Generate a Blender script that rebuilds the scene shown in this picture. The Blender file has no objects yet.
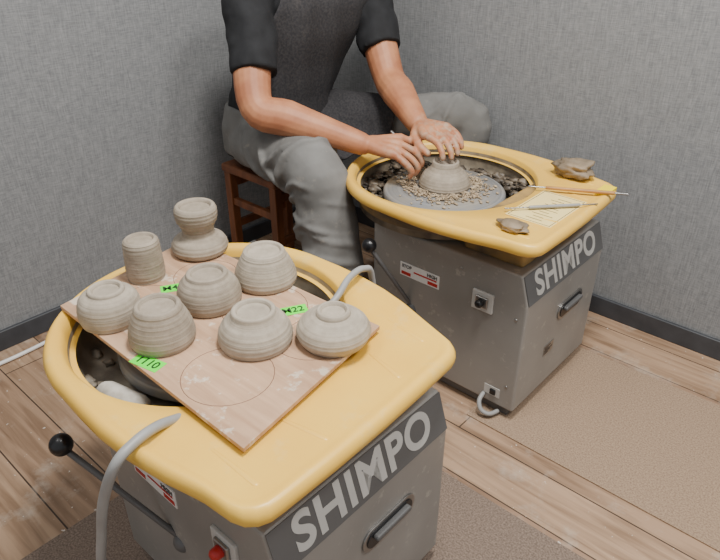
import bpy, bmesh, math, random
from mathutils import Vector, Matrix, noise
random.seed(7)
V=Vector
# ------------------------------------------------------------------ camera
H=1.15; f=647.0; p=math.radians(30.4); a=math.radians(41.8)
fh=V((-math.sin(a),math.cos(a),0)); rt=V((math.cos(a),math.sin(a),0)); Zv=V((0,0,1))
fw=fh*math.cos(p)-Zv*math.sin(p); up=fh*math.sin(p)+Zv*math.cos(p)
cam=bpy.data.cameras.new('camera'); co=bpy.data.objects.new('camera',cam); bpy.context.collection.objects.link(co)
cam.sensor_width=36; cam.lens=f*36/720
co.matrix_world=Matrix(((rt.x,up.x,-fw.x,0),(rt.y,up.y,-fw.y,0),(rt.z,up.z,-fw.z,H),(0,0,0,1)))
bpy.context.scene.camera=co

# ------------------------------------------------------------------ materials
def s2l(c):
    return tuple(((x/255)/12.92 if x/255<=0.04045 else ((x/255+0.055)/1.055)**2.4) for x in c)
def mk(name):
    m=bpy.data.materials.new(name); m.use_nodes=True
    nt=m.node_tree; b=nt.nodes['Principled BSDF']; return m,nt,b
def N(nt,t,**kw):
    n=nt.nodes.new(t)
    for k,v in kw.items():
        if k in n.inputs.keys(): n.inputs[k].default_value=v
        else: setattr(n,k,v)
    return n
def mapping(nt,scale):
    tc=nt.nodes.new('ShaderNodeTexCoord'); mp=nt.nodes.new('ShaderNodeMapping')
    mp.inputs['Scale'].default_value=scale
    nt.links.new(tc.outputs['Object'],mp.inputs['Vector']); return mp
def ramp(nt,src,stops):
    r=nt.nodes.new('ShaderNodeValToRGB')
    e=r.color_ramp.elements
    while len(e)<len(stops): e.new(0.5)
    for i,(pz,c) in enumerate(stops):
        e[i].position=pz; e[i].color=(*c,1)
    nt.links.new(src,r.inputs['Fac']); return r
def mixc(nt,fac,c1,c2,mode='MIX'):
    m=nt.nodes.new('ShaderNodeMix'); m.data_type='RGBA'; m.blend_type=mode
    if isinstance(fac,(int,float)): m.inputs[0].default_value=fac
    else: nt.links.new(fac,m.inputs[0])
    for i,c in ((6,c1),(7,c2)):
        if isinstance(c,tuple): m.inputs[i].default_value=(*c,1)
        else: nt.links.new(c,m.inputs[i])
    return m.outputs[2]
def bump(nt,b,src,strength,dist=0.002):
    bn=nt.nodes.new('ShaderNodeBump'); bn.inputs['Strength'].default_value=strength; bn.inputs['Distance'].default_value=dist
    nt.links.new(src,bn.inputs['Height']); nt.links.new(bn.outputs[0],b.inputs['Normal'])
def simple(name,c1,c2=None,scale=20,rough=0.6,metal=0,bs=0.0,lo=0.35,hi=0.65,stretch=(1,1,1),dist=0.002,detail=5,stain=None):
    m,nt,b=mk(name); c1=s2l(c1); c2=s2l(c2) if c2 else tuple(x*0.85 for x in c1)
    mp=mapping(nt,stretch); n=N(nt,'ShaderNodeTexNoise'); n.inputs['Scale'].default_value=scale; n.inputs['Detail'].default_value=detail
    nt.links.new(mp.outputs[0],n.inputs['Vector'])
    r=ramp(nt,n.outputs['Fac'],[(lo,c2),(hi,c1)]); c=r.outputs[0]
    if stain:
        sc,col,t0,t1,amt=stain
        n3=N(nt,'ShaderNodeTexNoise'); n3.inputs['Scale'].default_value=sc; n3.inputs['Detail'].default_value=8; n3.inputs['Roughness'].default_value=.68
        nt.links.new(mp.outputs[0],n3.inputs['Vector'])
        st=ramp(nt,n3.outputs['Fac'],[(t0,(0,0,0)),(t1,(amt,)*3)])
        c=mixc(nt,st.outputs[0],c,s2l(col))
    nt.links.new(c,b.inputs['Base Color']); b.inputs['Roughness'].default_value=rough; b.inputs['Metallic'].default_value=metal
    if bs: bump(nt,b,n.outputs['Fac'],bs,dist)
    return m
def skin_mat():
    m,nt,b=mk('skin')
    mp=mapping(nt,(1,1,1)); n=N(nt,'ShaderNodeTexNoise'); n.inputs['Scale'].default_value=16; n.inputs['Detail'].default_value=6
    nt.links.new(mp.outputs[0],n.inputs['Vector'])
    r=ramp(nt,n.outputs['Fac'],[(.35,s2l((166,106,74))),(.65,s2l((192,132,94)))])
    sx=N(nt,'ShaderNodeSeparateXYZ'); nt.links.new(mp.outputs[0],sx.inputs[0])
    mr=N(nt,'ShaderNodeMapRange'); nt.links.new(sx.outputs[0],mr.inputs[0]); mr.inputs[1].default_value=-1.10; mr.inputs[2].default_value=-.98
    n2=N(nt,'ShaderNodeTexNoise'); n2.inputs['Scale'].default_value=60; n2.inputs['Detail'].default_value=6; nt.links.new(mp.outputs[0],n2.inputs['Vector'])
    r2=ramp(nt,n2.outputs['Fac'],[(.42,(0,)*3),(.62,(.7,)*3)])
    mu=N(nt,'ShaderNodeMath',operation='MULTIPLY'); nt.links.new(mr.outputs[0],mu.inputs[0]); nt.links.new(r2.outputs[0],mu.inputs[1])
    c=mixc(nt,mu.outputs[0],r.outputs[0],s2l((172,156,134)))
    nt.links.new(c,b.inputs['Base Color']); b.inputs['Roughness'].default_value=.55
    bump(nt,b,n2.outputs['Fac'],.25,.001); return m
def wall_mat():
    m,nt,b=mk('wall_fabric')
    outs=[]
    for sc in ((420,420,34),(34,34,460)):
        mp=mapping(nt,sc); n=N(nt,'ShaderNodeTexNoise'); n.inputs['Scale'].default_value=1; n.inputs['Detail'].default_value=2
        nt.links.new(mp.outputs[0],n.inputs['Vector']); outs.append(n.outputs['Fac'])
    ad=N(nt,'ShaderNodeMath',operation='ADD'); nt.links.new(outs[0],ad.inputs[0]); nt.links.new(outs[1],ad.inputs[1])
    ml=N(nt,'ShaderNodeMath',operation='MULTIPLY'); nt.links.new(ad.outputs[0],ml.inputs[0]); ml.inputs[1].default_value=.5
    r=ramp(nt,ml.outputs[0],[(.34,s2l((110,112,114))),(.66,s2l((146,147,147)))])
    nt.links.new(r.outputs[0],b.inputs['Base Color']); b.inputs['Roughness'].default_value=.9
    bump(nt,b,ml.outputs[0],.4,.001); return m
def floor_mat():
    m,nt,b=mk('floor_planks')
    mp=mapping(nt,(1,1,1)); br=N(nt,'ShaderNodeTexBrick')
    br.offset=.37; br.inputs['Scale'].default_value=1; br.inputs['Brick Width'].default_value=1.7; br.inputs['Row Height'].default_value=.135
    br.inputs['Mortar Size'].default_value=.0018; br.inputs['Color1'].default_value=(*s2l((176,146,118)),1); br.inputs['Color2'].default_value=(*s2l((144,115,92)),1)
    br.inputs['Mortar'].default_value=(*s2l((66,50,38)),1)
    nt.links.new(mp.outputs[0],br.inputs['Vector'])
    mp2=mapping(nt,(3,38,1)); n=N(nt,'ShaderNodeTexNoise'); n.inputs['Scale'].default_value=1.3; n.inputs['Detail'].default_value=7; n.inputs['Distortion'].default_value=.6
    nt.links.new(mp2.outputs[0],n.inputs['Vector'])
    g=ramp(nt,n.outputs['Fac'],[(.3,(.45,.40,.35)),(.6,(1,1,1))])
    c=mixc(nt,.85,br.outputs['Color'],g.outputs[0],'MULTIPLY')
    mp3=mapping(nt,(1,1,1)); n3=N(nt,'ShaderNodeTexNoise'); n3.inputs['Scale'].default_value=7; n3.inputs['Detail'].default_value=8; n3.inputs['Roughness'].default_value=.7
    nt.links.new(mp3.outputs[0],n3.inputs['Vector'])
    st=ramp(nt,n3.outputs['Fac'],[(.54,(0,0,0)),(.72,(.6,.6,.6))])
    c=mixc(nt,st.outputs[0],c,s2l((196,184,170)))
    n5=N(nt,'ShaderNodeTexNoise'); n5.inputs['Scale'].default_value=70; n5.inputs['Detail'].default_value=3; nt.links.new(mp3.outputs[0],n5.inputs['Vector'])
    sp=ramp(nt,n5.outputs['Fac'],[(.70,(0,0,0)),(.73,(.8,.8,.8))])
    c=mixc(nt,sp.outputs[0],c,s2l((222,214,204)))
    nt.links.new(c,b.inputs['Base Color']); b.inputs['Roughness'].default_value=.6
    bump(nt,b,n.outputs['Fac'],.3,.002); return m
def clay_mat(name,c,dk):
    m,nt,b=mk(name)
    mp=mapping(nt,(1,1,1)); n=N(nt,'ShaderNodeTexNoise'); n.inputs['Scale'].default_value=34; n.inputs['Detail'].default_value=10; n.inputs['Roughness'].default_value=.65
    nt.links.new(mp.outputs[0],n.inputs['Vector'])
    r=ramp(nt,n.outputs['Fac'],[(.3,s2l(dk)),(.7,s2l(c))])
    mp2=mapping(nt,(2,2,260)); n2=N(nt,'ShaderNodeTexNoise'); n2.inputs['Scale'].default_value=1; n2.inputs['Detail'].default_value=4
    nt.links.new(mp2.outputs[0],n2.inputs['Vector'])
    g=ramp(nt,n2.outputs['Fac'],[(.35,(.68,.68,.68)),(.6,(1,1,1))])
    cc=mixc(nt,.5,r.outputs[0],g.outputs[0],'MULTIPLY')
    nt.links.new(cc,b.inputs['Base Color']); b.inputs['Roughness'].default_value=.72
    ad=N(nt,'ShaderNodeMath',operation='ADD'); nt.links.new(n.outputs['Fac'],ad.inputs[0]); nt.links.new(n2.outputs['Fac'],ad.inputs[1])
    bump(nt,b,ad.outputs[0],.45,.002); return m
def ring_mat():
    m,nt,b=mk('wheelhead_metal')
    tc=nt.nodes.new('ShaderNodeTexCoord'); sx=N(nt,'ShaderNodeSeparateXYZ'); nt.links.new(tc.outputs['Object'],sx.inputs[0])
    cx=N(nt,'ShaderNodeCombineXYZ'); nt.links.new(sx.outputs[0],cx.inputs[0]); nt.links.new(sx.outputs[1],cx.inputs[1])
    ln=N(nt,'ShaderNodeVectorMath',operation='LENGTH'); nt.links.new(cx.outputs[0],ln.inputs[0])
    c1=N(nt,'ShaderNodeCombineXYZ'); nt.links.new(ln.outputs['Value'],c1.inputs[0])
    n=N(nt,'ShaderNodeTexNoise'); n.inputs['Scale'].default_value=110; n.inputs['Detail'].default_value=3; nt.links.new(c1.outputs[0],n.inputs['Vector'])
    n2=N(nt,'ShaderNodeTexNoise'); n2.inputs['Scale'].default_value=12; n2.inputs['Detail'].default_value=6; nt.links.new(tc.outputs['Object'],n2.inputs['Vector'])
    r=ramp(nt,n.outputs['Fac'],[(.3,s2l((100,102,104))),(.7,s2l((158,160,162)))])
    r2=ramp(nt,n2.outputs['Fac'],[(.45,(.0,)*3),(.7,(.7,)*3)])
    c=mixc(nt,r2.outputs[0],r.outputs[0],s2l((160,149,130)))
    nt.links.new(c,b.inputs['Base Color']); b.inputs['Roughness'].default_value=.36; b.inputs['Metallic'].default_value=.1
    bump(nt,b,n.outputs['Fac'],.3,.001); return m
def board_mat():
    m,nt,b=mk('plywood')
    mp=mapping(nt,(5,60,4)); n=N(nt,'ShaderNodeTexNoise'); n.inputs['Scale'].default_value=1.2; n.inputs['Detail'].default_value=6; n.inputs['Distortion'].default_value=.5
    nt.links.new(mp.outputs[0],n.inputs['Vector'])
    r=ramp(nt,n.outputs['Fac'],[(.3,s2l((176,140,110))),(.7,s2l((202,167,136)))])
    mp3=mapping(nt,(1,1,1)); n3=N(nt,'ShaderNodeTexNoise'); n3.inputs['Scale'].default_value=24; n3.inputs['Detail'].default_value=8; n3.inputs['Roughness'].default_value=.66
    nt.links.new(mp3.outputs[0],n3.inputs['Vector'])
    st=ramp(nt,n3.outputs['Fac'],[(.58,(0,0,0)),(.64,(.75,)*3)])
    c=mixc(nt,st.outputs[0],r.outputs[0],s2l((218,207,190)))
    n4=N(nt,'ShaderNodeTexNoise'); n4.inputs['Scale'].default_value=7; n4.inputs['Detail'].default_value=5
    nt.links.new(mp3.outputs[0],n4.inputs['Vector'])
    d4=ramp(nt,n4.outputs['Fac'],[(.35,(.76,.73,.70)),(.6,(1,1,1))])
    c=mixc(nt,.8,c,d4.outputs[0],'MULTIPLY')
    nt.links.new(c,b.inputs['Base Color']); b.inputs['Roughness'].default_value=.65; return m
M={}
M['wall']=wall_mat(); M['floor']=floor_mat()
M['base']=simple('baseboard_paint',(66,68,72),(56,58,62),rough=.5)
M['mat']=simple('carpet',(166,142,118),(134,112,92),scale=260,rough=.95,bs=.6,detail=3)
M['mat2']=simple('carpet_grey',(140,122,108),(102,88,78),scale=260,rough=.95,bs=.6,detail=3)
M['yel']=simple('cream_yellow_plastic',(243,197,84),(236,186,76),scale=6,rough=.36,stain=(16,(222,200,150),.57,.76,.5))
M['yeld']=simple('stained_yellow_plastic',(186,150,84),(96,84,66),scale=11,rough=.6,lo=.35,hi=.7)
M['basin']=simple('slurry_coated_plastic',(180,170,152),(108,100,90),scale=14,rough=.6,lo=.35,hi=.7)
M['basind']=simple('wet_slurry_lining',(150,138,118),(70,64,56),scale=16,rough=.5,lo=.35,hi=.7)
M['cab']=simple('grey_metallic_paint',(148,145,140),(134,131,126),scale=5,rough=.4,metal=.08,stain=(34,(184,178,168),.59,.69,.55))
M['cabd']=simple('dark_grey_band',(98,98,98),(90,90,90),scale=5,rough=.45,metal=.1)
M['let']=simple('light_lettering',(192,191,186),(186,184,179),rough=.5)
M['blk']=simple('black_plastic',(24,24,26),(18,18,20),rough=.3)
M['steel']=simple('steel',(170,168,165),(150,148,145),rough=.3,metal=.9)
M['white']=simple('white_sticker',(228,226,222),(220,218,214),rough=.5)
M['red']=simple('red_plastic',(190,40,34),(176,34,30),rough=.4)
M['hose']=simple('grey_hose',(156,156,154),(144,144,142),rough=.45)
M['ring']=ring_mat()
M['clay']=clay_mat('leather_hard_clay',(172,160,143),(138,126,110))
M['clay2']=clay_mat('leather_hard_clay_pale',(184,173,156),(152,141,125))
M['wet']=simple('wet_clay',(148,130,106),(104,92,76),scale=22,rough=.6,bs=.8,dist=.004)
M['shav']=simple('clay_shaving',(194,175,145),(158,138,112),scale=30,rough=.7)
M['slop']=simple('clay_slop',(128,115,98),(50,45,40),scale=30,rough=.5,bs=.9,dist=.006)
M['board']=board_mat()
M['green']=simple('green_tape',(90,245,50),(80,235,44),rough=.5)
M['ink']=simple('ink',(30,60,30),rough=.7)
M['inkb']=simple('print_ink',(96,76,40),rough=.7)
M['pencil']=simple('pencil_line',(120,90,70),rough=.8)
M['brown']=simple('dark_brown_wood',(128,78,46),(92,54,32),scale=4,stretch=(8,8,1),rough=.45)
M['tool']=simple('tool_wood',(190,140,80),(160,112,62),rough=.5)
M['skin']=skin_mat()
M['hair']=simple('black_hair',(30,26,24),(14,12,12),scale=60,stretch=(1,1,.3),rough=.5,bs=.8)
M['shirt']=simple('black_tshirt',(26,27,30),(17,18,21),scale=30,rough=.85,bs=.2)
M['trou']=simple('grey_trouser_cloth',(122,121,118),(102,101,98),scale=10,rough=.9,bs=.15,dist=.002,stain=(22,(160,152,140),.6,.74,.5))
M['apron']=simple('charcoal_denim',(56,54,55),(38,37,40),scale=160,rough=.9,bs=.3,detail=4,stain=(12,(104,96,88),.62,.82,.35))
M['stitch']=simple('brown_stitch',(120,92,68),rough=.8)
M['shoe']=simple('shoe_rubber',(60,60,62),rough=.6)
M['sheet']=simple('yellow_label',(246,222,150),(242,216,142),rough=.5)
M['tag']=simple('bright_yellow_tape',(252,226,10),(248,220,8),rough=.5)
M['eye']=simple('eye_dark',(30,22,18),rough=.2)
M['sponge']=simple('white_sponge',(196,192,182),(160,154,142),scale=40,rough=.9,bs=.4)

# ------------------------------------------------------------------ mesh builder
class MB:
    def __init__(s): s.v=[]; s.f=[]
    def rings(s,rs,cap0=True,cap1=True):
        n=len(rs[0]); b=len(s.v)
        for r in rs: s.v+= [tuple(q) for q in r]
        for i in range(len(rs)-1):
            for j in range(n):
                k=(j+1)%n
                s.f.append((b+i*n+j,b+i*n+k,b+(i+1)*n+k,b+(i+1)*n+j))
        if cap0: s.f.append(tuple(b+j for j in reversed(range(n))))
        if cap1: s.f.append(tuple(b+(len(rs)-1)*n+j for j in range(n)))
    def tube(s,pts,rad,n=14,res=4,round0=True,round1=True,flat=1.0,flatax=None,wr=0,seed=0):
        pts=[V(q) for q in pts]
        if not isinstance(rad,(list,tuple)): rad=[rad]*len(pts)
        P=[];R=[]
        m=len(pts)
        for i in range(m-1):
            p0=pts[max(i-1,0)];p1=pts[i];p2=pts[i+1];p3=pts[min(i+2,m-1)]
            for k in range(res):
                t=k/res
                q=0.5*((2*p1)+(p2-p0)*t+(2*p0-5*p1+4*p2-p3)*t*t+(-p0+3*p1-3*p2+p3)*t**3)
                P.append(q); R.append(rad[i]*(1-t)+rad[i+1]*t)
        P.append(pts[-1]);R.append(rad[-1])
        T=[]
        for i in range(len(P)):
            d=P[min(i+1,len(P)-1)]-P[max(i-1,0)]; T.append(d.normalized())
        if flatax is not None: u=V(flatax)
        else: u=V((0,0,1)) if abs(T[0].z)<.9 else V((1,0,0))
        rs=[]
        def ring(c,u,w,r,i=0):
            out=[]
            for j in range(n):
                an=2*math.pi*j/n
                rr=r
                if wr: rr=r*(1+wr*noise.noise(V((math.cos(an)*1.3,math.sin(an)*1.3,i*.55+seed*7)))*2)
                out.append(c+u*math.cos(an)*rr*flat+w*math.sin(an)*rr)
            return out
        for i in range(len(P)):
            u=(u-T[i]*u.dot(T[i]))
            u.normalize(); w=T[i].cross(u)
            if i==0 and round0:
                for an in (80,60,35):
                    an=math.radians(an); rs.append(ring(P[0]-T[0]*R[0]*math.sin(an)*.9,u,w,R[0]*math.cos(an)))
            rs.append(ring(P[i],u,w,R[i],i))
            if i==len(P)-1 and round1:
                for an in (35,60,80):
                    an=math.radians(an); rs.append(ring(P[i]+T[i]*R[i]*math.sin(an)*.9,u,w,R[i]*math.cos(an)))
        s.rings(rs)
    def ell(s,c,r,rot=None,nu=16,nv=10):
        c=V(c); rs=[]
        for i in range(nv+1):
            th=math.pi*(i+.0)/nv; th=min(max(th,.05),math.pi-.05)
            ring=[]
            for j in range(nu):
                an=2*math.pi*j/nu
                q=V((math.sin(th)*math.cos(an)*r[0],math.sin(th)*math.sin(an)*r[1],-math.cos(th)*r[2]))
                if rot is not None: q=rot@q
                ring.append(c+q)
            rs.append(ring)
        s.rings(rs)
    def lathe(s,prof,c=(0,0,0),n=48,cap0=True,cap1=True):
        c=V(c)
        s.rings([[c+V((r*math.cos(2*math.pi*j/n),r*math.sin(2*math.pi*j/n),z)) for j in range(n)] for r,z in prof],cap0,cap1)
    def box(s,lo,hi):
        b=len(s.v); x0,y0,z0=lo;x1,y1,z1=hi
        s.v+=[(x0,y0,z0),(x1,y0,z0),(x1,y1,z0),(x0,y1,z0),(x0,y0,z1),(x1,y0,z1),(x1,y1,z1),(x0,y1,z1)]
        for q in ((3,2,1,0),(4,5,6,7),(0,1,5,4),(1,2,6,5),(2,3,7,6),(3,0,4,7)): s.f.append(tuple(b+i for i in q))
    def grid(s,rows):
        b=len(s.v); n=len(rows[0])
        for r in rows: s.v+=[tuple(q) for q in r]
        for i in range(len(rows)-1):
            for j in range(n-1):
                s.f.append((b+i*n+j,b+i*n+j+1,b+(i+1)*n+j+1,b+(i+1)*n+j))
    def obj(s,name,mat,parent=None,loc=None,smooth=True,bevel=0,remesh=0,smoothit=0,subsurf=0,solid=0,autosm=None):
        me=bpy.data.meshes.new(name); me.from_pydata(s.v,[],s.f); me.validate()
        bm=bmesh.new(); bm.from_mesh(me); bmesh.ops.recalc_face_normals(bm,faces=bm.faces); bm.to_mesh(me); bm.free()
        if smooth:
            for q in me.polygons: q.use_smooth=True
        me.materials.append(M[mat]); o=bpy.data.objects.new(name,me); bpy.context.collection.objects.link(o)
        if loc is not None: o.location=loc
        if solid:
            k=o.modifiers.new('so','SOLIDIFY'); k.thickness=solid; k.offset=0
        if bevel:
            k=o.modifiers.new('bv','BEVEL'); k.width=bevel; k.segments=3; k.limit_method='ANGLE'; k.angle_limit=math.radians(40)
        if remesh:
            k=o.modifiers.new('rm','REMESH'); k.mode='VOXEL'; k.voxel_size=remesh; k.use_smooth_shade=True
        if smoothit:
            k=o.modifiers.new('sm','SMOOTH'); k.factor=.5; k.iterations=smoothit
        if subsurf:
            k=o.modifiers.new('ss','SUBSURF'); k.levels=subsurf; k.render_levels=subsurf
        if autosm:
            for q in me.polygons: q.use_smooth=True
            try: me.set_sharp_from_angle(angle=math.radians(autosm))
            except Exception: pass
        if parent is not None: o.parent=parent
        return o
def empty(name,loc):
    e=bpy.data.objects.new(name,None); bpy.context.collection.objects.link(e); e.location=loc; return e
def wparent(o,e):
    o.parent=e; o.matrix_parent_inverse=Matrix.Translation(-V(e.location)); return o
def displace(o,scale,strength):
    t=bpy.data.textures.new(o.name+'_tex','CLOUDS'); t.noise_scale=scale; t.noise_depth=1
    k=o.modifiers.new('dp','DISPLACE'); k.texture=t; k.strength=strength; k.mid_level=.5; k.texture_coords='LOCAL'
def text(name,body,size,mat,pos,X,Y,parent=None,world=False,offset=0.0,sx=1.0,space=1.0):
    cu=bpy.data.curves.new(name,'FONT'); cu.body=body; cu.size=size; cu.extrude=.0004; cu.offset=offset; cu.align_x='CENTER'; cu.align_y='CENTER'; cu.space_character=space
    cu.materials.append(M[mat]); o=bpy.data.objects.new(name,cu); bpy.context.collection.objects.link(o)
    X=V(X).normalized(); Y=V(Y).normalized(); Z=X.cross(Y)
    R=Matrix(((X.x*sx,Y.x,Z.x,pos[0]),(X.y*sx,Y.y,Z.y,pos[1]),(X.z*sx,Y.z,Z.z,pos[2]),(0,0,0,1)))
    if world: wparent(o,parent); o.matrix_basis=R
    else: o.parent=parent; o.matrix_basis=R
    return o

# ------------------------------------------------------------------ room
XL=-1.83; YB=1.82
b=MB(); b.box((XL-.1,-1.6,-.05),(2.2,YB+.1,0)); b.obj('floor','floor',smooth=False)
b=MB(); b.box((XL-.1,-1.6,0),(XL,YB+.1,2.5)); b.obj('wall_left','wall',smooth=False)
b=MB(); b.box((XL,YB,0),(2.2,YB+.1,2.5)); b.obj('wall_back','wall',smooth=False)
b=MB(); b.box((XL,-1.6,0),(XL+.012,YB,.062)); b.obj('baseboard_left','base',smooth=False,bevel=.003)
b=MB(); b.box((XL+.012,YB-.012,0),(2.2,YB,.062)); b.obj('baseboard_back','base',smooth=False,bevel=.003)
b=MB(); b.box((-.64,1.13,0),(1.1,1.6,.004)); b.obj('carpet_mat','mat',smooth=False,bevel=.001)
b=MB(); b.box((-1.07,.1,0),(.2,.93,.004)); b.obj('carpet_mat.001','mat2',smooth=False,bevel=.001)
b=MB(); b.tube([(-1.80,-.3,.008),(-1.79,.2,.008),(-1.75,.40,.008),(-1.76,.62,.008),(-1.79,.9,.008),(-1.80,1.4,.008)],.006,n=8,res=6); b.obj('wall_cable','white')

# ------------------------------------------------------------------ pottery wheels
RB=.243
def outline(an):
    c,s_=math.cos(an),math.sin(an)
    pts=OUT; best=None
    for i in range(len(pts)):
        x1,y1=pts[i];x2,y2=pts[(i+1)%len(pts)]
        d=c*(y2-y1)-s_*(x2-x1)
        if abs(d)<1e-9: continue
        t=(x1*(y2-y1)-y1*(x2-x1))/d
        u=(x1*s_-y1*c)/d
        if t>0 and -1e-6<=u<=1+1e-6: best=t if best is None else max(best,t)
    return best
def mkout():
    pts=[]
    for i in range(41):
        an=math.radians(90+180*i/40); pts.append((.260*math.cos(an),.277*math.sin(an)))
    pts+=[(.06,-.281),(.12,-.283),(.19,-.279),(.26,-.268),(.32,-.254)]
    cx,cy,r=.366,-.208,.042
    for i in range(9):
        an=math.radians(-80+80*i/8); pts.append((cx+r*math.cos(an),cy+r*math.sin(an)))
    pts+= [(.409,-.1),(.407,0),(.402,.1)]
    cx,cy,r=.352,.172,.045
    for i in range(9):
        an=math.radians(0+75*i/8); pts.append((cx+r*math.cos(an),cy+r*math.sin(an)))
    pts+=[(.30,.236),(.24,.256),(.18,.270),(.12,.277),(.06,.279)]
    return pts
OUT=mkout()
def build_wheel(loc,name,red):
    E=empty(name,loc)
    n=180; angs=[2*math.pi*j/n for j in range(n)]
    Rr=[outline(q) for q in angs]
    def ring(fn,z):
        return [V((fn(r)*math.cos(q),fn(r)*math.sin(q),z)) for q,r in zip(angs,Rr)]
    def wd(r): return min(.030,r-RB-.003)
    t=MB()
    rs=[ring(lambda r:RB-.015,.488),ring(lambda r:max(r-.03,RB-.005),.490),ring(lambda r:r-.005,.492),ring(lambda r:r,.497),ring(lambda r:r+.001,.507),
        ring(lambda r:r-.1*wd(r),.516),ring(lambda r:r-.3*wd(r),.5205),ring(lambda r:r-.5*wd(r),.5205),ring(lambda r:r-.72*wd(r),.518),ring(lambda r:r-wd(r),.5155),
        ring(lambda r:RB+.002+(r-wd(r)-RB-.002)*.5,.5145),ring(lambda r:RB+.002,.514),ring(lambda r:RB-.001,.510),ring(lambda r:RB-.004,.498)]
    t.rings(rs,False,False)
    t.obj('tray',"yel",E)
    t=MB(); t.lathe([(RB-.004,.499),(RB-.01,.46),(RB-.02,.435),(RB-.045,.428),(.05,.428),(.05,.424),(RB-.03,.42),(RB-.012,.43),(RB-.002,.49)],n=96,cap0=False,cap1=False)
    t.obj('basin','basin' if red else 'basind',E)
    t=MB(); t.lathe([(RB-.001,.492),(RB-.008,.45),(RB-.022,.424),(RB-.06,.419),(.02,.419)],n=96,cap0=False,cap1=False)
    t.obj('basin_outside','yeld',E)
    t=MB()
    for (x1,y1,x2,y2) in ((.27,-.20,.36,-.20),(.29,-.10,.37,-.085),(.29,.10,.36,.085),(.25,.195,.33,.185)):
        t.tube([(x1,y1,.514),(x2,y2,.514)],[.003,.006],n=10,res=2,flat=.45,flatax=(0,0,1))
    t.obj('embossed_ribs','yel',E)
    t=MB(); t.box((.18,-.17,.417),(.345,.17,.49)); t.obj('shelf_support','yeld',E,smooth=False,bevel=.01)
    t=MB()
    prof=[(-.08,.03),(.385,.03),(.385,.345),(.362,.418),(-.08,.418)]
    for y in (-.2,.2):
        for x,z in prof: t.v.append((x,y,z))
    m=len(prof)
    for i in range(m):
        k=(i+1)%m; t.f.append((i,k,m+k,m+i))
    t.f.append(tuple(reversed(range(m)))); t.f.append(tuple(range(m,2*m)))
    t.obj('cabinet','cab',E,smooth=False,bevel=.006)
    t=MB(); t.box((-.06,-.185,.0),(.365,.185,.031)); t.obj('plinth','cabd',E,smooth=False,bevel=.003)
    sl=math.atan2(.023,.073)
    def onband(u,vv,off):
        x=.385-.023*vv; z=.345+.073*vv
        return (x+off*math.cos(sl),u,z+off*math.sin(sl))
    t=MB()
    t.grid([[onband(-.197,0.0,.0012),onband(.197,0.0,.0012)],[onband(-.197,.97,.0012),onband(.197,.97,.0012)]])
    t.obj('band','cabd',E,smooth=False,solid=.001)
    text('lettering','SHIMPO',.084,'let',onband(.0,.48,.0022),(0,1,0),(-math.sin(sl),0,math.cos(sl)),E,offset=.0024,space=1.08)
    def pill(cx,y,z,L,h,off0,off1):
        q=MB(); pts=[]
        for k in range(24):
            an=2*math.pi*k/24; s_=1 if math.cos(an)>=0 else -1
            pts.append((y+s_*(L-h)/2+h/2*math.cos(an),z+h/2*math.sin(an)))
        q.rings([[V((cx+off0,u_,w_)) for u_,w_ in pts],[V((cx+off1,u_,w_)) for u_,w_ in pts]])
        return q
    pill(.385,.04,.245,.135,.05,-.002,.004).obj('handle_bezel','steel',E,smooth=False,bevel=.001)
    pill(.385,.04,.245,.118,.036,.0,.006).obj('handle_recess','blk',E,smooth=False,bevel=.001)
    pill(.385,.04,.252,.09,.012,.004,.016).obj('handle_grip','cabd',E,smooth=False,bevel=.003)
    t=MB(); t.box((.385,-.07,.135),(.3865,-.02,.165)); t.obj('rating_plate','steel',E,smooth=False)
    t=MB()
    for i in range(5): t.box((.3864,-.067,.139+i*.005),(.387,-.067+.02+.02*((i*7)%3)/2,.141+i*.005))
    t.obj('rating_text','blk',E,smooth=False)
    t=MB(); t.box((.015,-.2015,.295),(.14,-.2,.333)); t.obj('speed_sticker','white',E,smooth=False)
    t=MB(); t.box((.02,-.2022,.299),(.05,-.2014,.308)); t.box((.105,-.2022,.299),(.135,-.2014,.308)); t.box((.06,-.2022,.313),(.132,-.2014,.317)); t.obj('speed_sticker_red','red',E,smooth=False)
    text('speed_text_slow','STOP',.013,'cabd',(.037,-.2024,.324),(1,0,0),(0,0,1),E,offset=.0003)
    text('speed_text_fast','HIGH',.013,'cabd',(.118,-.2024,.324),(1,0,0),(0,0,1),E,offset=.0003)
    t=MB(); t.box((.24,-.206,.29),(.298,-.199,.342)); t.obj('switch_plate','let',E,smooth=False,bevel=.002)
    t=MB(); t.box((.252,-.212,.302),(.286,-.205,.332)); t.obj('switch_frame','steel',E,smooth=False,bevel=.003)
    t=MB(); t.rings([[V((.269+.011*math.cos(q)*sc,-.206-d,.317+.011*math.sin(q)*sc)) for q in [2*math.pi*k/16 for k in range(16)]] for d,sc in ((0,1),(.018,.9),(.022,.6))])
    t.obj('switch_toggle','red' if red else 'blk',E)
    t=MB(); t.box((.3,-.2014,.055),(.345,-.2,.082)); t.obj('side_label','let',E,smooth=False)
    t=MB(); t.box((.318,-.206,.06),(.334,-.2,.076)); t.obj('side_knob','blk',E,smooth=False,bevel=.002)
    t=MB(); t.tube([(.30,-.195,.05),(.302,-.222,.04),(.315,-.232,.022),(.335,-.225,.014),(.345,-.2,.013)],.006,n=8,res=5); t.obj('power_cord','hose',E)
    t=MB()
    for (x,z) in ((.36,.1),(.36,.3),(-.06,.3),(.2,.38)): t.ell((x,-.2005,z),(.004,.002,.004),nu=8,nv=6)
    t.obj('screws','steel',E)
    end=(.12,-.19,.19) if red else (.055,-.19,.2)
    t=MB(); t.tube([(-.013,-.294,.40),end],.0055,n=10,res=3); t.obj('lever_rod','cabd',E)
    t=MB(); t.ell((-.013,-.294,.405),(.0185,.0185,.0185),nu=20,nv=14); t.obj('lever_knob','blk',E)
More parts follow.
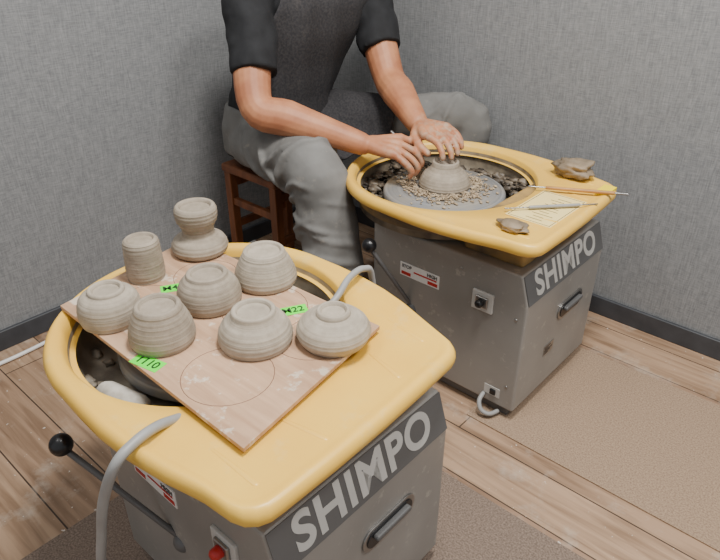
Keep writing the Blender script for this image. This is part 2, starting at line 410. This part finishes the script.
    t=MB(); t.ell(end,(.02,.02,.02)); t.obj('lever_joint','cabd',E)
    t=MB(); t.lathe([(.03,.42),(.03,.45),(.05,.453)],n=32); t.obj('shaft','steel',E)
    t=MB(); t.lathe([(.05,.446),(.162,.448),(.1655,.452),(.1655,.464),(.163,.468),(.16,.47),(.001,.47)],n=96); t.obj('wheelhead','ring',E,autosm=40)
    return E
WR=(-.925,1.378,.0042); WL=(-.838,.538,.0042)
ER=build_wheel(WR,'pottery_wheel',False); EL=build_wheel(WL,'pottery_wheel.001',True)

t=MB(); t.box((.258,-.125,.5150),(.372,.065,.516)); t.obj('instruction_sheet','sheet',ER,smooth=False)
t=MB()
zz=.5159
t.box((.262,-.12,zz),(.2635,.06,zz+.0004)); t.box((.367,-.12,zz),(.3685,.06,zz+.0004)); t.box((.262,-.12,zz),(.3685,-.1185,zz+.0004)); t.box((.262,.0585,zz),(.3685,.06,zz+.0004))
for i in range(10):
    y=-.105+i*.0155
    t.box((.30+.01*(i%2),y,zz),(.302+.03+.03*random.random(),y+.0022,zz+.0004))
t.obj('instruction_text','inkb',ER,smooth=False)
t=MB(); t.box((.360,.125,.515),(.392,.19,.5225)); t.obj('yellow_tag',"tag",ER,smooth=False,bevel=.001)

def lump(mb,c,r,seed,sub=3,amp=.35,fr=2.2):
    bm=bmesh.new(); bmesh.ops.create_icosphere(bm,subdivisions=sub,radius=1)
    base=len(mb.v)
    for v in bm.verts:
        d=v.co.normalized(); k=1+amp*noise.noise(d*fr+V((seed*3.1,seed*1.7,0)))+amp*.4*noise.noise(d*fr*3+V((seed,0,seed)))
        q=V((d.x*r[0],d.y*r[1],d.z*r[2]))*k; mb.v.append(tuple(q+V(c)))
    for fc in bm.faces: mb.f.append(tuple(base+v.index for v in fc.verts))
    bm.free()
t=MB()
for i in range(460):
    an=random.uniform(0,2*math.pi); rr=random.uniform(.176,.224); s=random.uniform(.004,.012)
    mound=.03*max(0,math.cos(an-.5))**2+.022*max(0,math.cos(an-2.9))**2
    lump(t,(rr*math.cos(an),rr*math.sin(an),.432+s*.5+random.uniform(0,.016+mound)),(s*random.uniform(.7,2.0),s*random.uniform(.5,1.2),s*random.uniform(.4,.8)),i,sub=2,amp=.9,fr=1.6)
t.obj('clay_slop','slop',ER)
t=MB()
for i in range(90):
    an=random.uniform(0,2*math.pi); rr=random.uniform(.18,.22); s=random.uniform(.004,.011)
    lump(t,(rr*math.cos(an),rr*math.sin(an),.430+s*.5),(s*1.4,s,s*.7),i+50,sub=2,amp=.7)
t.obj('clay_slop','basin',EL)
t=MB(); t.tube([(-.848,.334,.460),(-.81,.339,.462),(-.778,.348,.462)],[.020,.022,.020],n=18,res=4); t.obj('sponge','sponge')

# ------------------------------------------------------------------ bowls
def pot(name,loc,prof,foot,mat='clay',seed=0):
    ro,ri,zt,rc=foot
    P=[]; m=len(prof)
    for i in range(m-1):
        p0=prof[max(i-1,0)];p1=prof[i];p2=prof[i+1];p3=prof[min(i+2,m-1)]
        for k in range(6):
            tt=k/6
            P.append(tuple(.5*((2*p1[c])+(p2[c]-p0[c])*tt+(2*p0[c]-5*p1[c]+4*p2[c]-p3[c])*tt*tt+(-p0[c]+3*p1[c]-3*p2[c]+p3[c])*tt**3) for c in (0,1)))
    P.append(prof[-1])
    P=[(r+.0005*math.sin(z*800+seed),z) for r,z in P]
    P+= [(ro,zt-.002),(ro-.002,zt),(ri+.001,zt),(ri,zt-.001),(ri-.002,zt-rc),(ri*.5,zt-rc+.001),(.001,zt-rc+.0015)]
    t=MB(); t.lathe([(prof[0][0]-.004,.0005)]+P,n=56)
    return t.obj(name,mat,loc=loc,autosm=50)
ZB=.5352
pot('clay_bowl',(-.929,.404,ZB),[(.049,0),(.052,.012),(.051,.03),(.045,.045),(.032,.053),(.030,.055)],(.030,.023,.060,.006),'clay2',1)
pot('clay_tumbler',(-1.010,.523,ZB),[(.034,0),(.0355,.012),(.035,.03),(.034,.050),(.033,.068),(.0315,.076)],(.0295,.024,.080,.005),'clay',2)
pot('clay_cup',(-.810,.427,ZB),[(.050,0),(.053,.010),(.051,.026),(.045,.044),(.0385,.058),(.037,.062)],(.036,.029,.068,.006),'clay',3)
pot('clay_vase',(-1.021,.655,ZB),[(.050,0),(.055,.006),(.056,.016),(.050,.028),(.036,.036),(.031,.046),(.034,.058),(.040,.070),(.042,.084),(.041,.094)],(.039,.031,.100,.007),'clay',4)
pot('clay_bowl.001',(-.845,.547,ZB),[(.053,0),(.056,.010),(.055,.026),(.049,.042),(.039,.053),(.036,.056)],(.0355,.028,.062,.006),'clay',5)
pot('clay_bowl.002',(-.830,.664,ZB),[(.055,0),(.0580,.008),(.056,.022),(.049,.040),(.041,.055),(.039,.058)],(.0380,.031,.065,.005),'clay2',6)
pot('clay_bowl.003',(-.696,.526,ZB),[(.057,0),(.060,.010),(.058,.024),(.050,.038),(.039,.047),(.036,.052)],(.0355,.028,.060,.006),'clay2',7)
pot('clay_bowl.004',(-.606,.614,ZB),[(.053,0),(.059,.010),(.0605,.020),(.053,.034),(.040,.043),(.028,.048)],(.027,.021,.056,.006),'clay2',8)
BC=(-.935,1.392)
pot('clay_bowl.005',(BC[0],BC[1],.4755),[(.069,0),(.070,.008),(.067,.020),(.058,.037),(.043,.050),(.037,.060)],(.036,.029,.072,.008),'clay',9)

t=MB(); random.seed(3)
for i in range(300):
    an=random.uniform(0,2*math.pi); rr=.080+abs(random.gauss(0,.019))
    if rr>.15: continue
    cx=BC[0]+rr*math.cos(an); cy=BC[1]+rr*math.sin(an)
    if math.hypot(cx-WR[0],cy-WR[1])>.145: continue
    L=random.uniform(.008,.028); r0=random.uniform(.004,.014); a0=random.uniform(0,6.28); z0=.4765+random.uniform(0,.006)
    m=8; A=[];B=[]
    for k in range(m):
        th=a0+L/r0*k/m
        q=V((cx+r0*math.cos(th)-r0*math.cos(a0),cy+r0*math.sin(th)-r0*math.sin(a0),z0+.0015*math.sin(k*.9+i)))
        A.append(q); B.append(q+V((math.cos(th)*.0026,math.sin(th)*.0026,.001)))
    t.grid([A,B])
for i in range(380):
    an=random.uniform(0,2*math.pi); rr=.076+abs(random.gauss(0,.03)); cx=BC[0]+rr*math.cos(an); cy=BC[1]+rr*math.sin(an)
    if math.hypot(cx-WR[0],cy-WR[1])>.155: continue
    s=random.uniform(.0012,.004); lump(t,(cx,cy,.4755+s*.6),(s*1.6,s,s*.7),i,sub=1,amp=.6)
t.obj('clay_trimmings','shav',smooth=True,solid=.0006)

t=MB(); lump(t,(0,0,0),(.052,.036,.026),4,sub=4,amp=.45,fr=1.6); t.obj('clay_lump','wet',loc=(-.658,1.575,.545))
t=MB(); lump(t,(0,0,0),(.036,.022,.011),9,sub=4,amp=.4,fr=1.3); t.obj('clay_lump.001','wet',loc=(-.612,1.191,.530))
E=empty('trimming_tool',(-.60,1.47,.525))
t=MB(); t.tube([(-.66,1.44,.530),(-.52,1.512,.532)],[.0045,.005],n=10); wparent(t.obj('tool_handle','tool'),E)
t=MB(); t.tube([(-.70,1.42,.529),(-.66,1.44,.530)],.002,n=8); t.tube([(-.52,1.512,.532),(-.49,1.528,.532)],.0028,n=8); wparent(t.obj('tool_shank','steel'),E)
E=empty('trimming_tool.001',(-.60,1.35,.525))
t=MB(); t.tube([(-.635,1.31,.527),(-.555,1.40,.527)],[.0042,.0042],n=10); wparent(t.obj('tool_handle','hose'),E)
t=MB(); t.tube([(-.675,1.265,.527),(-.635,1.31,.527)],.0018,n=8); t.tube([(-.555,1.40,.527),(-.525,1.435,.527)],.0018,n=8); wparent(t.obj('tool_shank','steel'),E)

# ------------------------------------------------------------------ board
BZ0,BZ1=.5262,.5340
E=empty('wooden_board',(-.80,.52,BZ0))
C=[V((-1.035,.364,0)),V((-.524,.358,0)),V((-.574,.692,0)),V((-1.087,.675,0))]
t=MB(); t.v=[(c.x,c.y,BZ0) for c in C]+[(c.x,c.y,BZ1) for c in C]; t.f=[(3,2,1,0),(4,5,6,7),(0,1,5,4),(1,2,6,5),(2,3,7,6),(3,0,4,7)]
wparent(t.obj('plywood_sheet','board',smooth=False,bevel=.001),E)
t=MB()
for (x,y,r) in ((-.66,.44,.07),(-.76,.60,.075),(-.93,.60,.06),(-.93,.47,.06),(-.64,.60,.07)):
    pts=[(x+r*math.cos(k*math.pi/16),y+r*math.sin(k*math.pi/16),BZ1-.0001) for k in range(33)]
    t.tube(pts,.0006,n=5,res=1,round0=False,round1=False)
wparent(t.obj('pencil_circles','pencil',smooth=False),E)
t=MB()
for i,(x,y,ang,L,tx) in enumerate(((-.776,.376,12,.055,'1110'),(-.717,.627,62,.05,'M22'),(-.937,.532,62,.046,'M41'))):
    c,s=math.cos(math.radians(ang)),math.sin(math.radians(ang)); w=.026
    q=[V((x+c*dx-s*dy,y+s*dx+c*dy,BZ1+.0003)) for dx,dy in ((-L/2,-w/2),(L/2,-w/2),(L/2,w/2),(-L/2,w/2))]
    t.grid([[q[0],q[1]],[q[3],q[2]]])
    text('handwriting_%d'%i,tx,.022,'ink',(x,y,BZ1+.0006),(c,s,0),(-s,c,0),E,world=True,offset=.0003)
wparent(t.obj('green_tape_labels','green',smooth=False,solid=.0004),E)

# ------------------------------------------------------------------ hoses
t=MB(); t.tube([(-.70,.44,.48),(-.665,.37,.502),(-.648,.31,.5295),(-.638,.268,.5350),(-.635,.235,.52),(-.665,.218,.44),(-.695,.208,.33),(-.735,.17,.10),(-.80,.05,.014),(-.9,-.1,.014)],.0075,n=12,res=7); t.obj('water_hose','hose')
t=MB(); t.tube([(-.70,.66,.500),(-.697,.715,.527),(-.711,.765,.542),(-.716,.812,.540),(-.72,.842,.50),(-.72,.855,.3),(-.72,.86,.05),(-.74,.9,.013),(-.9,1.0,.010)],.0065,n=12,res=7); t.obj('water_hose.001','hose')

# ------------------------------------------------------------------ stool
E=empty('wooden_stool',(-1.55,1.335,0))
t=MB(); t.box((-1.68,1.195,.385),(-1.42,1.475,.413)); wparent(t.obj('seat','brown',smooth=False,bevel=.008),E)
t=MB()
for i,(sx,sy) in enumerate(((-1,-1),(1,-1),(1,1),(-1,1))):
    t.box((-1.55+sx*.11-.015,1.335+sy*.118-.015,0),(-1.55+sx*.11+.015,1.335+sy*.118+.015,.388))
for sy in (-1,1):
    t.box((-1.66,1.335+sy*.118-.009,.27),(-1.44,1.335+sy*.118+.009,.295))
for sx in (-1,1):
    t.box((-1.55+sx*.11-.009,1.22,.33),(-1.55+sx*.11+.009,1.45,.36)); t.box((-1.55+sx*.11-.008,1.22,.18),(-1.55+sx*.11+.008,1.45,.205))
wparent(t.obj('legs_and_rails','brown',smooth=False,bevel=.003),E)

# ------------------------------------------------------------------ potter
P=empty('potter_man',(-1.5,1.35,0))
SR=V((-1.50,1.225,.925)); SL=V((-1.435,1.625,.925)); ERr=V((-1.372,1.115,.668)); ELl=V((-1.265,1.545,.69))
WRr=V((-1.130,1.276,.578)); WLl=V((-1.072,1.444,.606))
sk=MB()
sk.tube([SR,SR.lerp(ERr,.5)+V((.0,-.005,0)),ERr,ERr.lerp(WRr,.3)+V((0,-.004,.0)),ERr.lerp(WRr,.7),WRr],[.058,.054,.047,.050,.038,.030],n=18,res=5)
sk.tube([SL,SL.lerp(ELl,.5),ELl,ELl.lerp(WLl,.35),ELl.lerp(WLl,.7),WLl],[.058,.054,.047,.049,.039,.030],n=18,res=5)
sk.tube([(-1.56,1.34,.52),(-1.54,1.37,.70),(-1.49,1.42,.88),(-1.465,1.43,.97),(-1.44,1.43,1.03),(-1.415,1.43,1.08)],[.09,.09,.09,.075,.058,.055],n=18)
HC=V((-1.365,1.425,1.175)); Rh=Matrix.Rotation(math.radians(38),3,'Y')@Matrix.Rotation(math.radians(-6),3,'Z')
def hp(x,y,z): return HC+Rh@V((x,y,z))
sk.ell(hp(-.012,0,.03),(.097,.077,.092),Rh,24,16)
sk.ell(hp(.035,0,-.02),(.06,.060,.075),Rh,20,14)
sk.ell(hp(.045,0,-.078),(.045,.042,.036),Rh)
sk.tube([hp(-.03,0,-.02),hp(-.06,0,-.11)],[.058,.056])
sk.tube([hp(.085,0,.02),hp(.108,0,-.022)],[.010,.014],n=10)
sk.ell(hp(.098,.013,-.026),(.010,.009,.008),Rh); sk.ell(hp(.098,-.013,-.026),(.010,.009,.008),Rh)
sk.ell(hp(.088,0,-.055),(.012,.026,.006),Rh); sk.ell(hp(.086,0,-.064),(.012,.022,.006),Rh)
for s in (1,-1):
    sk.ell(hp(-.01,s*.079,-.005),(.018,.008,.032),Rh); sk.tube([hp(.082,s*.014,.034),hp(.074,s*.05,.034)],.008,n=8)
HS=1.12
def hand(W,K,across,dirv,segs,thumb,pr=.0140):
    for off,(pts,rr) in segs:
        sk.tube([W.lerp(K,.1),W.lerp(pts[0],.6),pts[0]],[.023,pr+.003,pr-.001],n=12,res=3)
        sk.tube(pts,rr,n=12,res=4)
    sk.tube(thumb[0],thumb[1],n=12,res=4)
FR=[.0114,.0099,.0090,.0075]
W=WRr; K=V((-1.046,1.325,.578)); c=V((-.42,.80,.30)).normalized(); d=(K-W).normalized()
segs=[]
for off,L,sp in ((.039,1.0,.25),(.013,1.08,.06),(-.013,1.0,-.10),(-.038,.84,-.28)):
    k=K+c*off
    L*=HS
    f1=k+(d*.85+V((0,0,-.45))+c*sp).normalized()*.040*L
    f2=f1+(d*.5+V((.2,.15,-.95))).normalized()*.026*L
    f3=f2+(V((-.1,.1,-1))+d*(-.25)).normalized()*.018*L
    if off>.03: f2=f1+(d*.9+V((.1,0,-.6))).normalized()*.027; f3=f2+(d*.7+V((.1,0,-.7))).normalized()*.02
    segs.append((off,([k,f1,f2,f3],FR)))
thR=([W+d*.02+c*.018,W+d*.045+c*.044+V((0,0,-.015)),W+d*.085+c*.047+V((0,0,-.028)),W+d*.112+c*.037+V((0,0,-.036))],[.016,.0145,.012,.0095])
hand(W,K,c,d,segs,thR)
W=WLl; K=V((-.995,1.424,.608)); d=(K-W).normalized(); c=V((-.28,-.92,-.12)).normalized()
segs=[]
for off,L in ((.039,.98),(.013,1.06),(-.013,1.0),(-.038,.84)):
    L*=HS
    k=K+c*off
    f1=k+(d*1.0+V((.1,0,-.22))-c*off*2).normalized()*.042*L
    f2=f1+(d*.8+V((.1,-.05,-.70))).normalized()*.027*L
    f3=f2+(d*.45+V((.0,-.05,-.95))).normalized()*.018*L
    segs.append((off,([k,f1,f2,f3],FR)))
thL=([W+d*.02+c*.018,W+d*.045+c*.044+V((0,0,-.012)),W+d*.080+c*.052+V((0,0,-.028)),W+d*.107+c*.047+V((0,0,-.042))],[.016,.0145,.012,.0095])
hand(W,K,c,d,segs,thL)
o=sk.obj('body_skin','skin',remesh=.0032,smoothit=1); wparent(o,P)
t=MB(); t.tube([(-1.10,1.36,.60),(-1.015,1.365,.545),(-.998,1.370,.532)],[.004,.004,.002],n=8); wparent(t.obj('hand_tool','steel'),P)
t=MB()
for s in (1,-1): t.ell(hp(.078,s*.031,.018),(.009,.013,.005),Rh)
wparent(t.obj('eyes','eye'),P)
t=MB()
t.ell(hp(-.022,0,.045),(.100,.084,.092),Rh,24,16); t.ell(hp(-.055,0,.0),(.07,.079,.09),Rh,20,14); t.tube([hp(.055,-.05,.085),hp(.07,0,.09),hp(.055,.05,.085)],.022)
o=t.obj('hair','hair',remesh=.006,smoothit=2); wparent(o,P); displace(o,.015,.012)
sh=MB()
def ell_ring(c,ra,rb,wdir,n=28,ax=None):
    w=V(wdir).normalized(); dd=w.cross(V((0,0,1))).normalized(); out=[]
    for j in range(n):
        an=2*math.pi*j/n; ca,sa=math.cos(an),math.sin(an)
        k=1/( (abs(ca)**2.5+abs(sa)**2.5)**(1/2.5) )
        out.append(V(c)+dd*ca*ra*k+w*sa*rb*k)
    return out
TR=[((-1.565,1.340,.46),.115,.165,(0,1,0)),((-1.562,1.345,.54),.120,.165,(0,1,0)),((-1.555,1.355,.63),.118,.155,(.03,1,0)),((-1.535,1.380,.73),.122,.162,(.08,1,0)),
    ((-1.505,1.405,.82),.125,.175,(.14,1,0)),((-1.482,1.422,.90),.115,.19,(.16,1,0)),((-1.470,1.428,.96),.088,.165,(.16,1,0)),((-1.46,1.43,1.0),.06,.09,(.16,1,0))]
sh.rings([ell_ring(*q) for q in TR])
for S,Eb in ((SR,ERr),(SL,ELl)):
    e=S.lerp(Eb,.70); inn=V((-1.475,1.427,.95))
    sh.tube([S.lerp(inn,.55)+V((0,0,.01)),S+V((0,0,-.005)),S.lerp(Eb,.33),e],[.06,.070,.068,.066],n=20,res=5,round1=False,wr=.03)
o=sh.obj('tshirt','shirt',remesh=.006,smoothit=4); wparent(o,P); displace(o,.07,.016)
tr=MB()
HRp=V((-1.555,1.245,.505)); KR=V((-1.185,1.145,.525)); HLp=V((-1.56,1.435,.505)); KL=V((-1.10,1.725,.56))
tr.tube([HRp,HRp.lerp(KR,.5)+V((0,0,.005)),KR,V((-1.150,1.142,.43)),V((-1.120,1.140,.28)),V((-1.105,1.130,.09))],[.088,.086,.076,.078,.082,.080],n=26,res=7,round1=False,wr=.035,seed=1)
tr.tube([HLp,HLp.lerp(KL,.5),KL,V((-1.10,1.725,.45)),V((-1.11,1.72,.28)),V((-1.12,1.715,.09))],[.088,.084,.068,.070,.074,.073],n=22,res=6,round1=False,wr=.035,seed=2)
tr.rings([ell_ring((-1.57,1.34,.43),.09,.13,(0,1,0)),ell_ring((-1.57,1.34,.47),.125,.17,(0,1,0)),ell_ring((-1.565,1.345,.55),.13,.175,(0,1,0)),ell_ring((-1.56,1.35,.61),.122,.165,(0,1,0))])
def fold(A,B,r,u0,u1,a0,a1,rad,n=8):
    A=V(A);B=V(B); T=(B-A).normalized(); u=V((0,0,1)); u=(u-T*u.dot(T)).normalized(); w=T.cross(u)
    pts=[]
    for k in range(n+1):
        q=k/n; an=math.radians(a0+(a1-a0)*q); pts.append(A.lerp(B,u0+(u1-u0)*q)+(u*math.cos(an)+w*math.sin(an))*r)
    tr.tube(pts,[rad*(.4+.6*math.sin(math.pi*k/n)) for k in range(n+1)],n=8,res=2)
K2=V((-1.120,1.140,.28))
for (u0,u1,a0,a1) in ((.02,.30,-10,100),(.10,.45,-20,120),(.98,.62,10,110),(1.02,.80,0,130),(.50,.85,50,140),(.25,.55,60,140)):
    for sg in (1,-1): fold(HRp,KR,.087,u0,u1,sg*a0,sg*a1,.012)
for (u0,u1,a0,a1) in ((.05,.30,0,120),(.20,.50,20,150),(.40,.70,-40,90),(.60,.92,10,140),(.80,1.05,-20,110)):
    for sg in (1,-1): fold(KR,K2,.081,u0,u1,90+sg*a0,90+sg*a1,.011)
for (u0,u1,a0,a1) in ((.98,.66,10,110),(1.0,.84,-20,120),(.75,.9,-60,60)):
    for sg in (1,-1): fold(HLp,KL,.076,u0,u1,sg*a0,sg*a1,.009)
o=tr.obj('trousers','trou',remesh=.006,smoothit=3); wparent(o,P); displace(o,.09,.012)
t=MB()
for (x,y,dy) in ((-1.10,1.125,-.04),(-1.12,1.715,0)):
    t.tube([(x-.05,y-dy*.3,.049),(x+.03,y,.052),(x+.10,y+dy*.6,.040),(x+.16,y+dy,.034)],[.040,.044,.036,.028],n=16,res=4)
wparent(t.obj('shoes','shoe'),P)
ap=MB()
def torso_at(z):
    for i in range(len(TR)-1):
        (c0,a0,b0,w0),(c1,a1,b1,w1)=TR[i],TR[i+1]
        if c0[2]<=z<=c1[2]:
            k=(z-c0[2])/(c1[2]-c0[2]); return V(c0).lerp(V(c1),k),a0+(a1-a0)*k,b0+(b1-b0)*k,V(w0).lerp(V(w1),k)
    return V(TR[0][0]),TR[0][1],TR[0][2],V(TR[0][3])
def tpt(z,an,off):
    c,ra,rb,w=torso_at(z); w=w.normalized(); dd=w.cross(V((0,0,1))).normalized()
    ca,sa=math.cos(an),math.sin(an); k=1/((abs(ca)**2.5+abs(sa)**2.5)**(1/2.5))
    return c+dd*ca*(ra*k+off)+w*sa*(rb*k+off)
rows=[]
nr=26
for i in range(nr):
    z=.945-(.945-.53)*i/(nr-1)
    kk=max(0,min(1,(.90-z)/.16)); half=math.radians(46+ (66-46)*kk**.8)
    rows.append([tpt(z,half*(2*j/30-1),.016+.006*math.sin(j*.8+z*16)) for j in range(31)])
ap.grid(rows)
def seg_top(x,y,A,B,r):
    d=V((B.x-A.x,B.y-A.y)); L2=d.dot(d); tt=max(0,min(1,((x-A.x)*d.x+(y-A.y)*d.y)/L2))
    cx=A.x+d.x*tt; cy=A.y+d.y*tt; dist=math.hypot(x-cx,y-cy); rr=r(tt)+.024
    if dist>=rr: return -1
    return A.z+(B.z-A.z)*tt+math.sqrt(rr*rr-dist*dist)
rows=[]
for i in range(24):
    v=i/23; x0=-1.465+.235*v; row=[]
    for j in range(34):
        u=j/33; y=1.215+(1.53+.04*v-1.215)*u; x=x0
        zt=max(seg_top(x,y,HRp,KR,lambda q:.088-.012*q),seg_top(x,y,HLp,KL,lambda q:.088-.02*q))
        sag=.575-.07*v
        row.append(V((x,y,max(zt,sag)+.004*math.sin(u*22+v*5))))
    rows.append(row)
ap.grid(rows)
o=ap.obj('apron','apron',solid=.004)
k=o.modifiers.new('sm','SMOOTH'); k.factor=.5; k.iterations=2
wparent(o,P)
t=MB()
for s in (1,-1):
    t.tube([tpt(.94,s*math.radians(42),.019),V((-1.42,1.43+s*.095,1.0)),V((-1.47,1.43+s*.085,1.035)),V((-1.54,1.43+s*.05,.98))],.015,n=10,res=5,flat=.3,flatax=(.6,0,.8))
wparent(t.obj('apron_straps','apron'),P)
t=MB()
t.tube([tpt(.932,math.radians(42)*(2*j/14-1),.022) for j in range(15)],.0012,n=6,res=2)
wparent(t.obj('apron_stitching','stitch'),P)

# ------------------------------------------------------------------ lights
def area(name,loc,tgt,size,power,col=(1,1,1)):
    l=bpy.data.lights.new(name,'AREA'); l.shape='DISK'; l.size=size; l.energy=power; l.color=col
    o=bpy.data.objects.new(name,l); bpy.context.collection.objects.link(o); o.location=loc
    o.rotation_euler=(V(tgt)-V(loc)).to_track_quat('-Z','Y').to_euler(); return o
area('ceiling_light',(-.35,.75,2.45),(-.75,1.0,.4),.45,54,(1,.97,.93))
area('ceiling_light.001',(.6,1.1,2.45),(.2,1.3,.4),.45,30,(1,.97,.93))
area('ceiling_light.002',(-1.2,-.2,2.45),(-1.2,.4,.4),.45,8,(1,.97,.93))
w=bpy.data.worlds.new('room_ambient'); bpy.context.scene.world=w; w.use_nodes=True
w.node_tree.nodes['Background'].inputs[0].default_value=(.95,.975,1,1); w.node_tree.nodes['Background'].inputs[1].default_value=.6
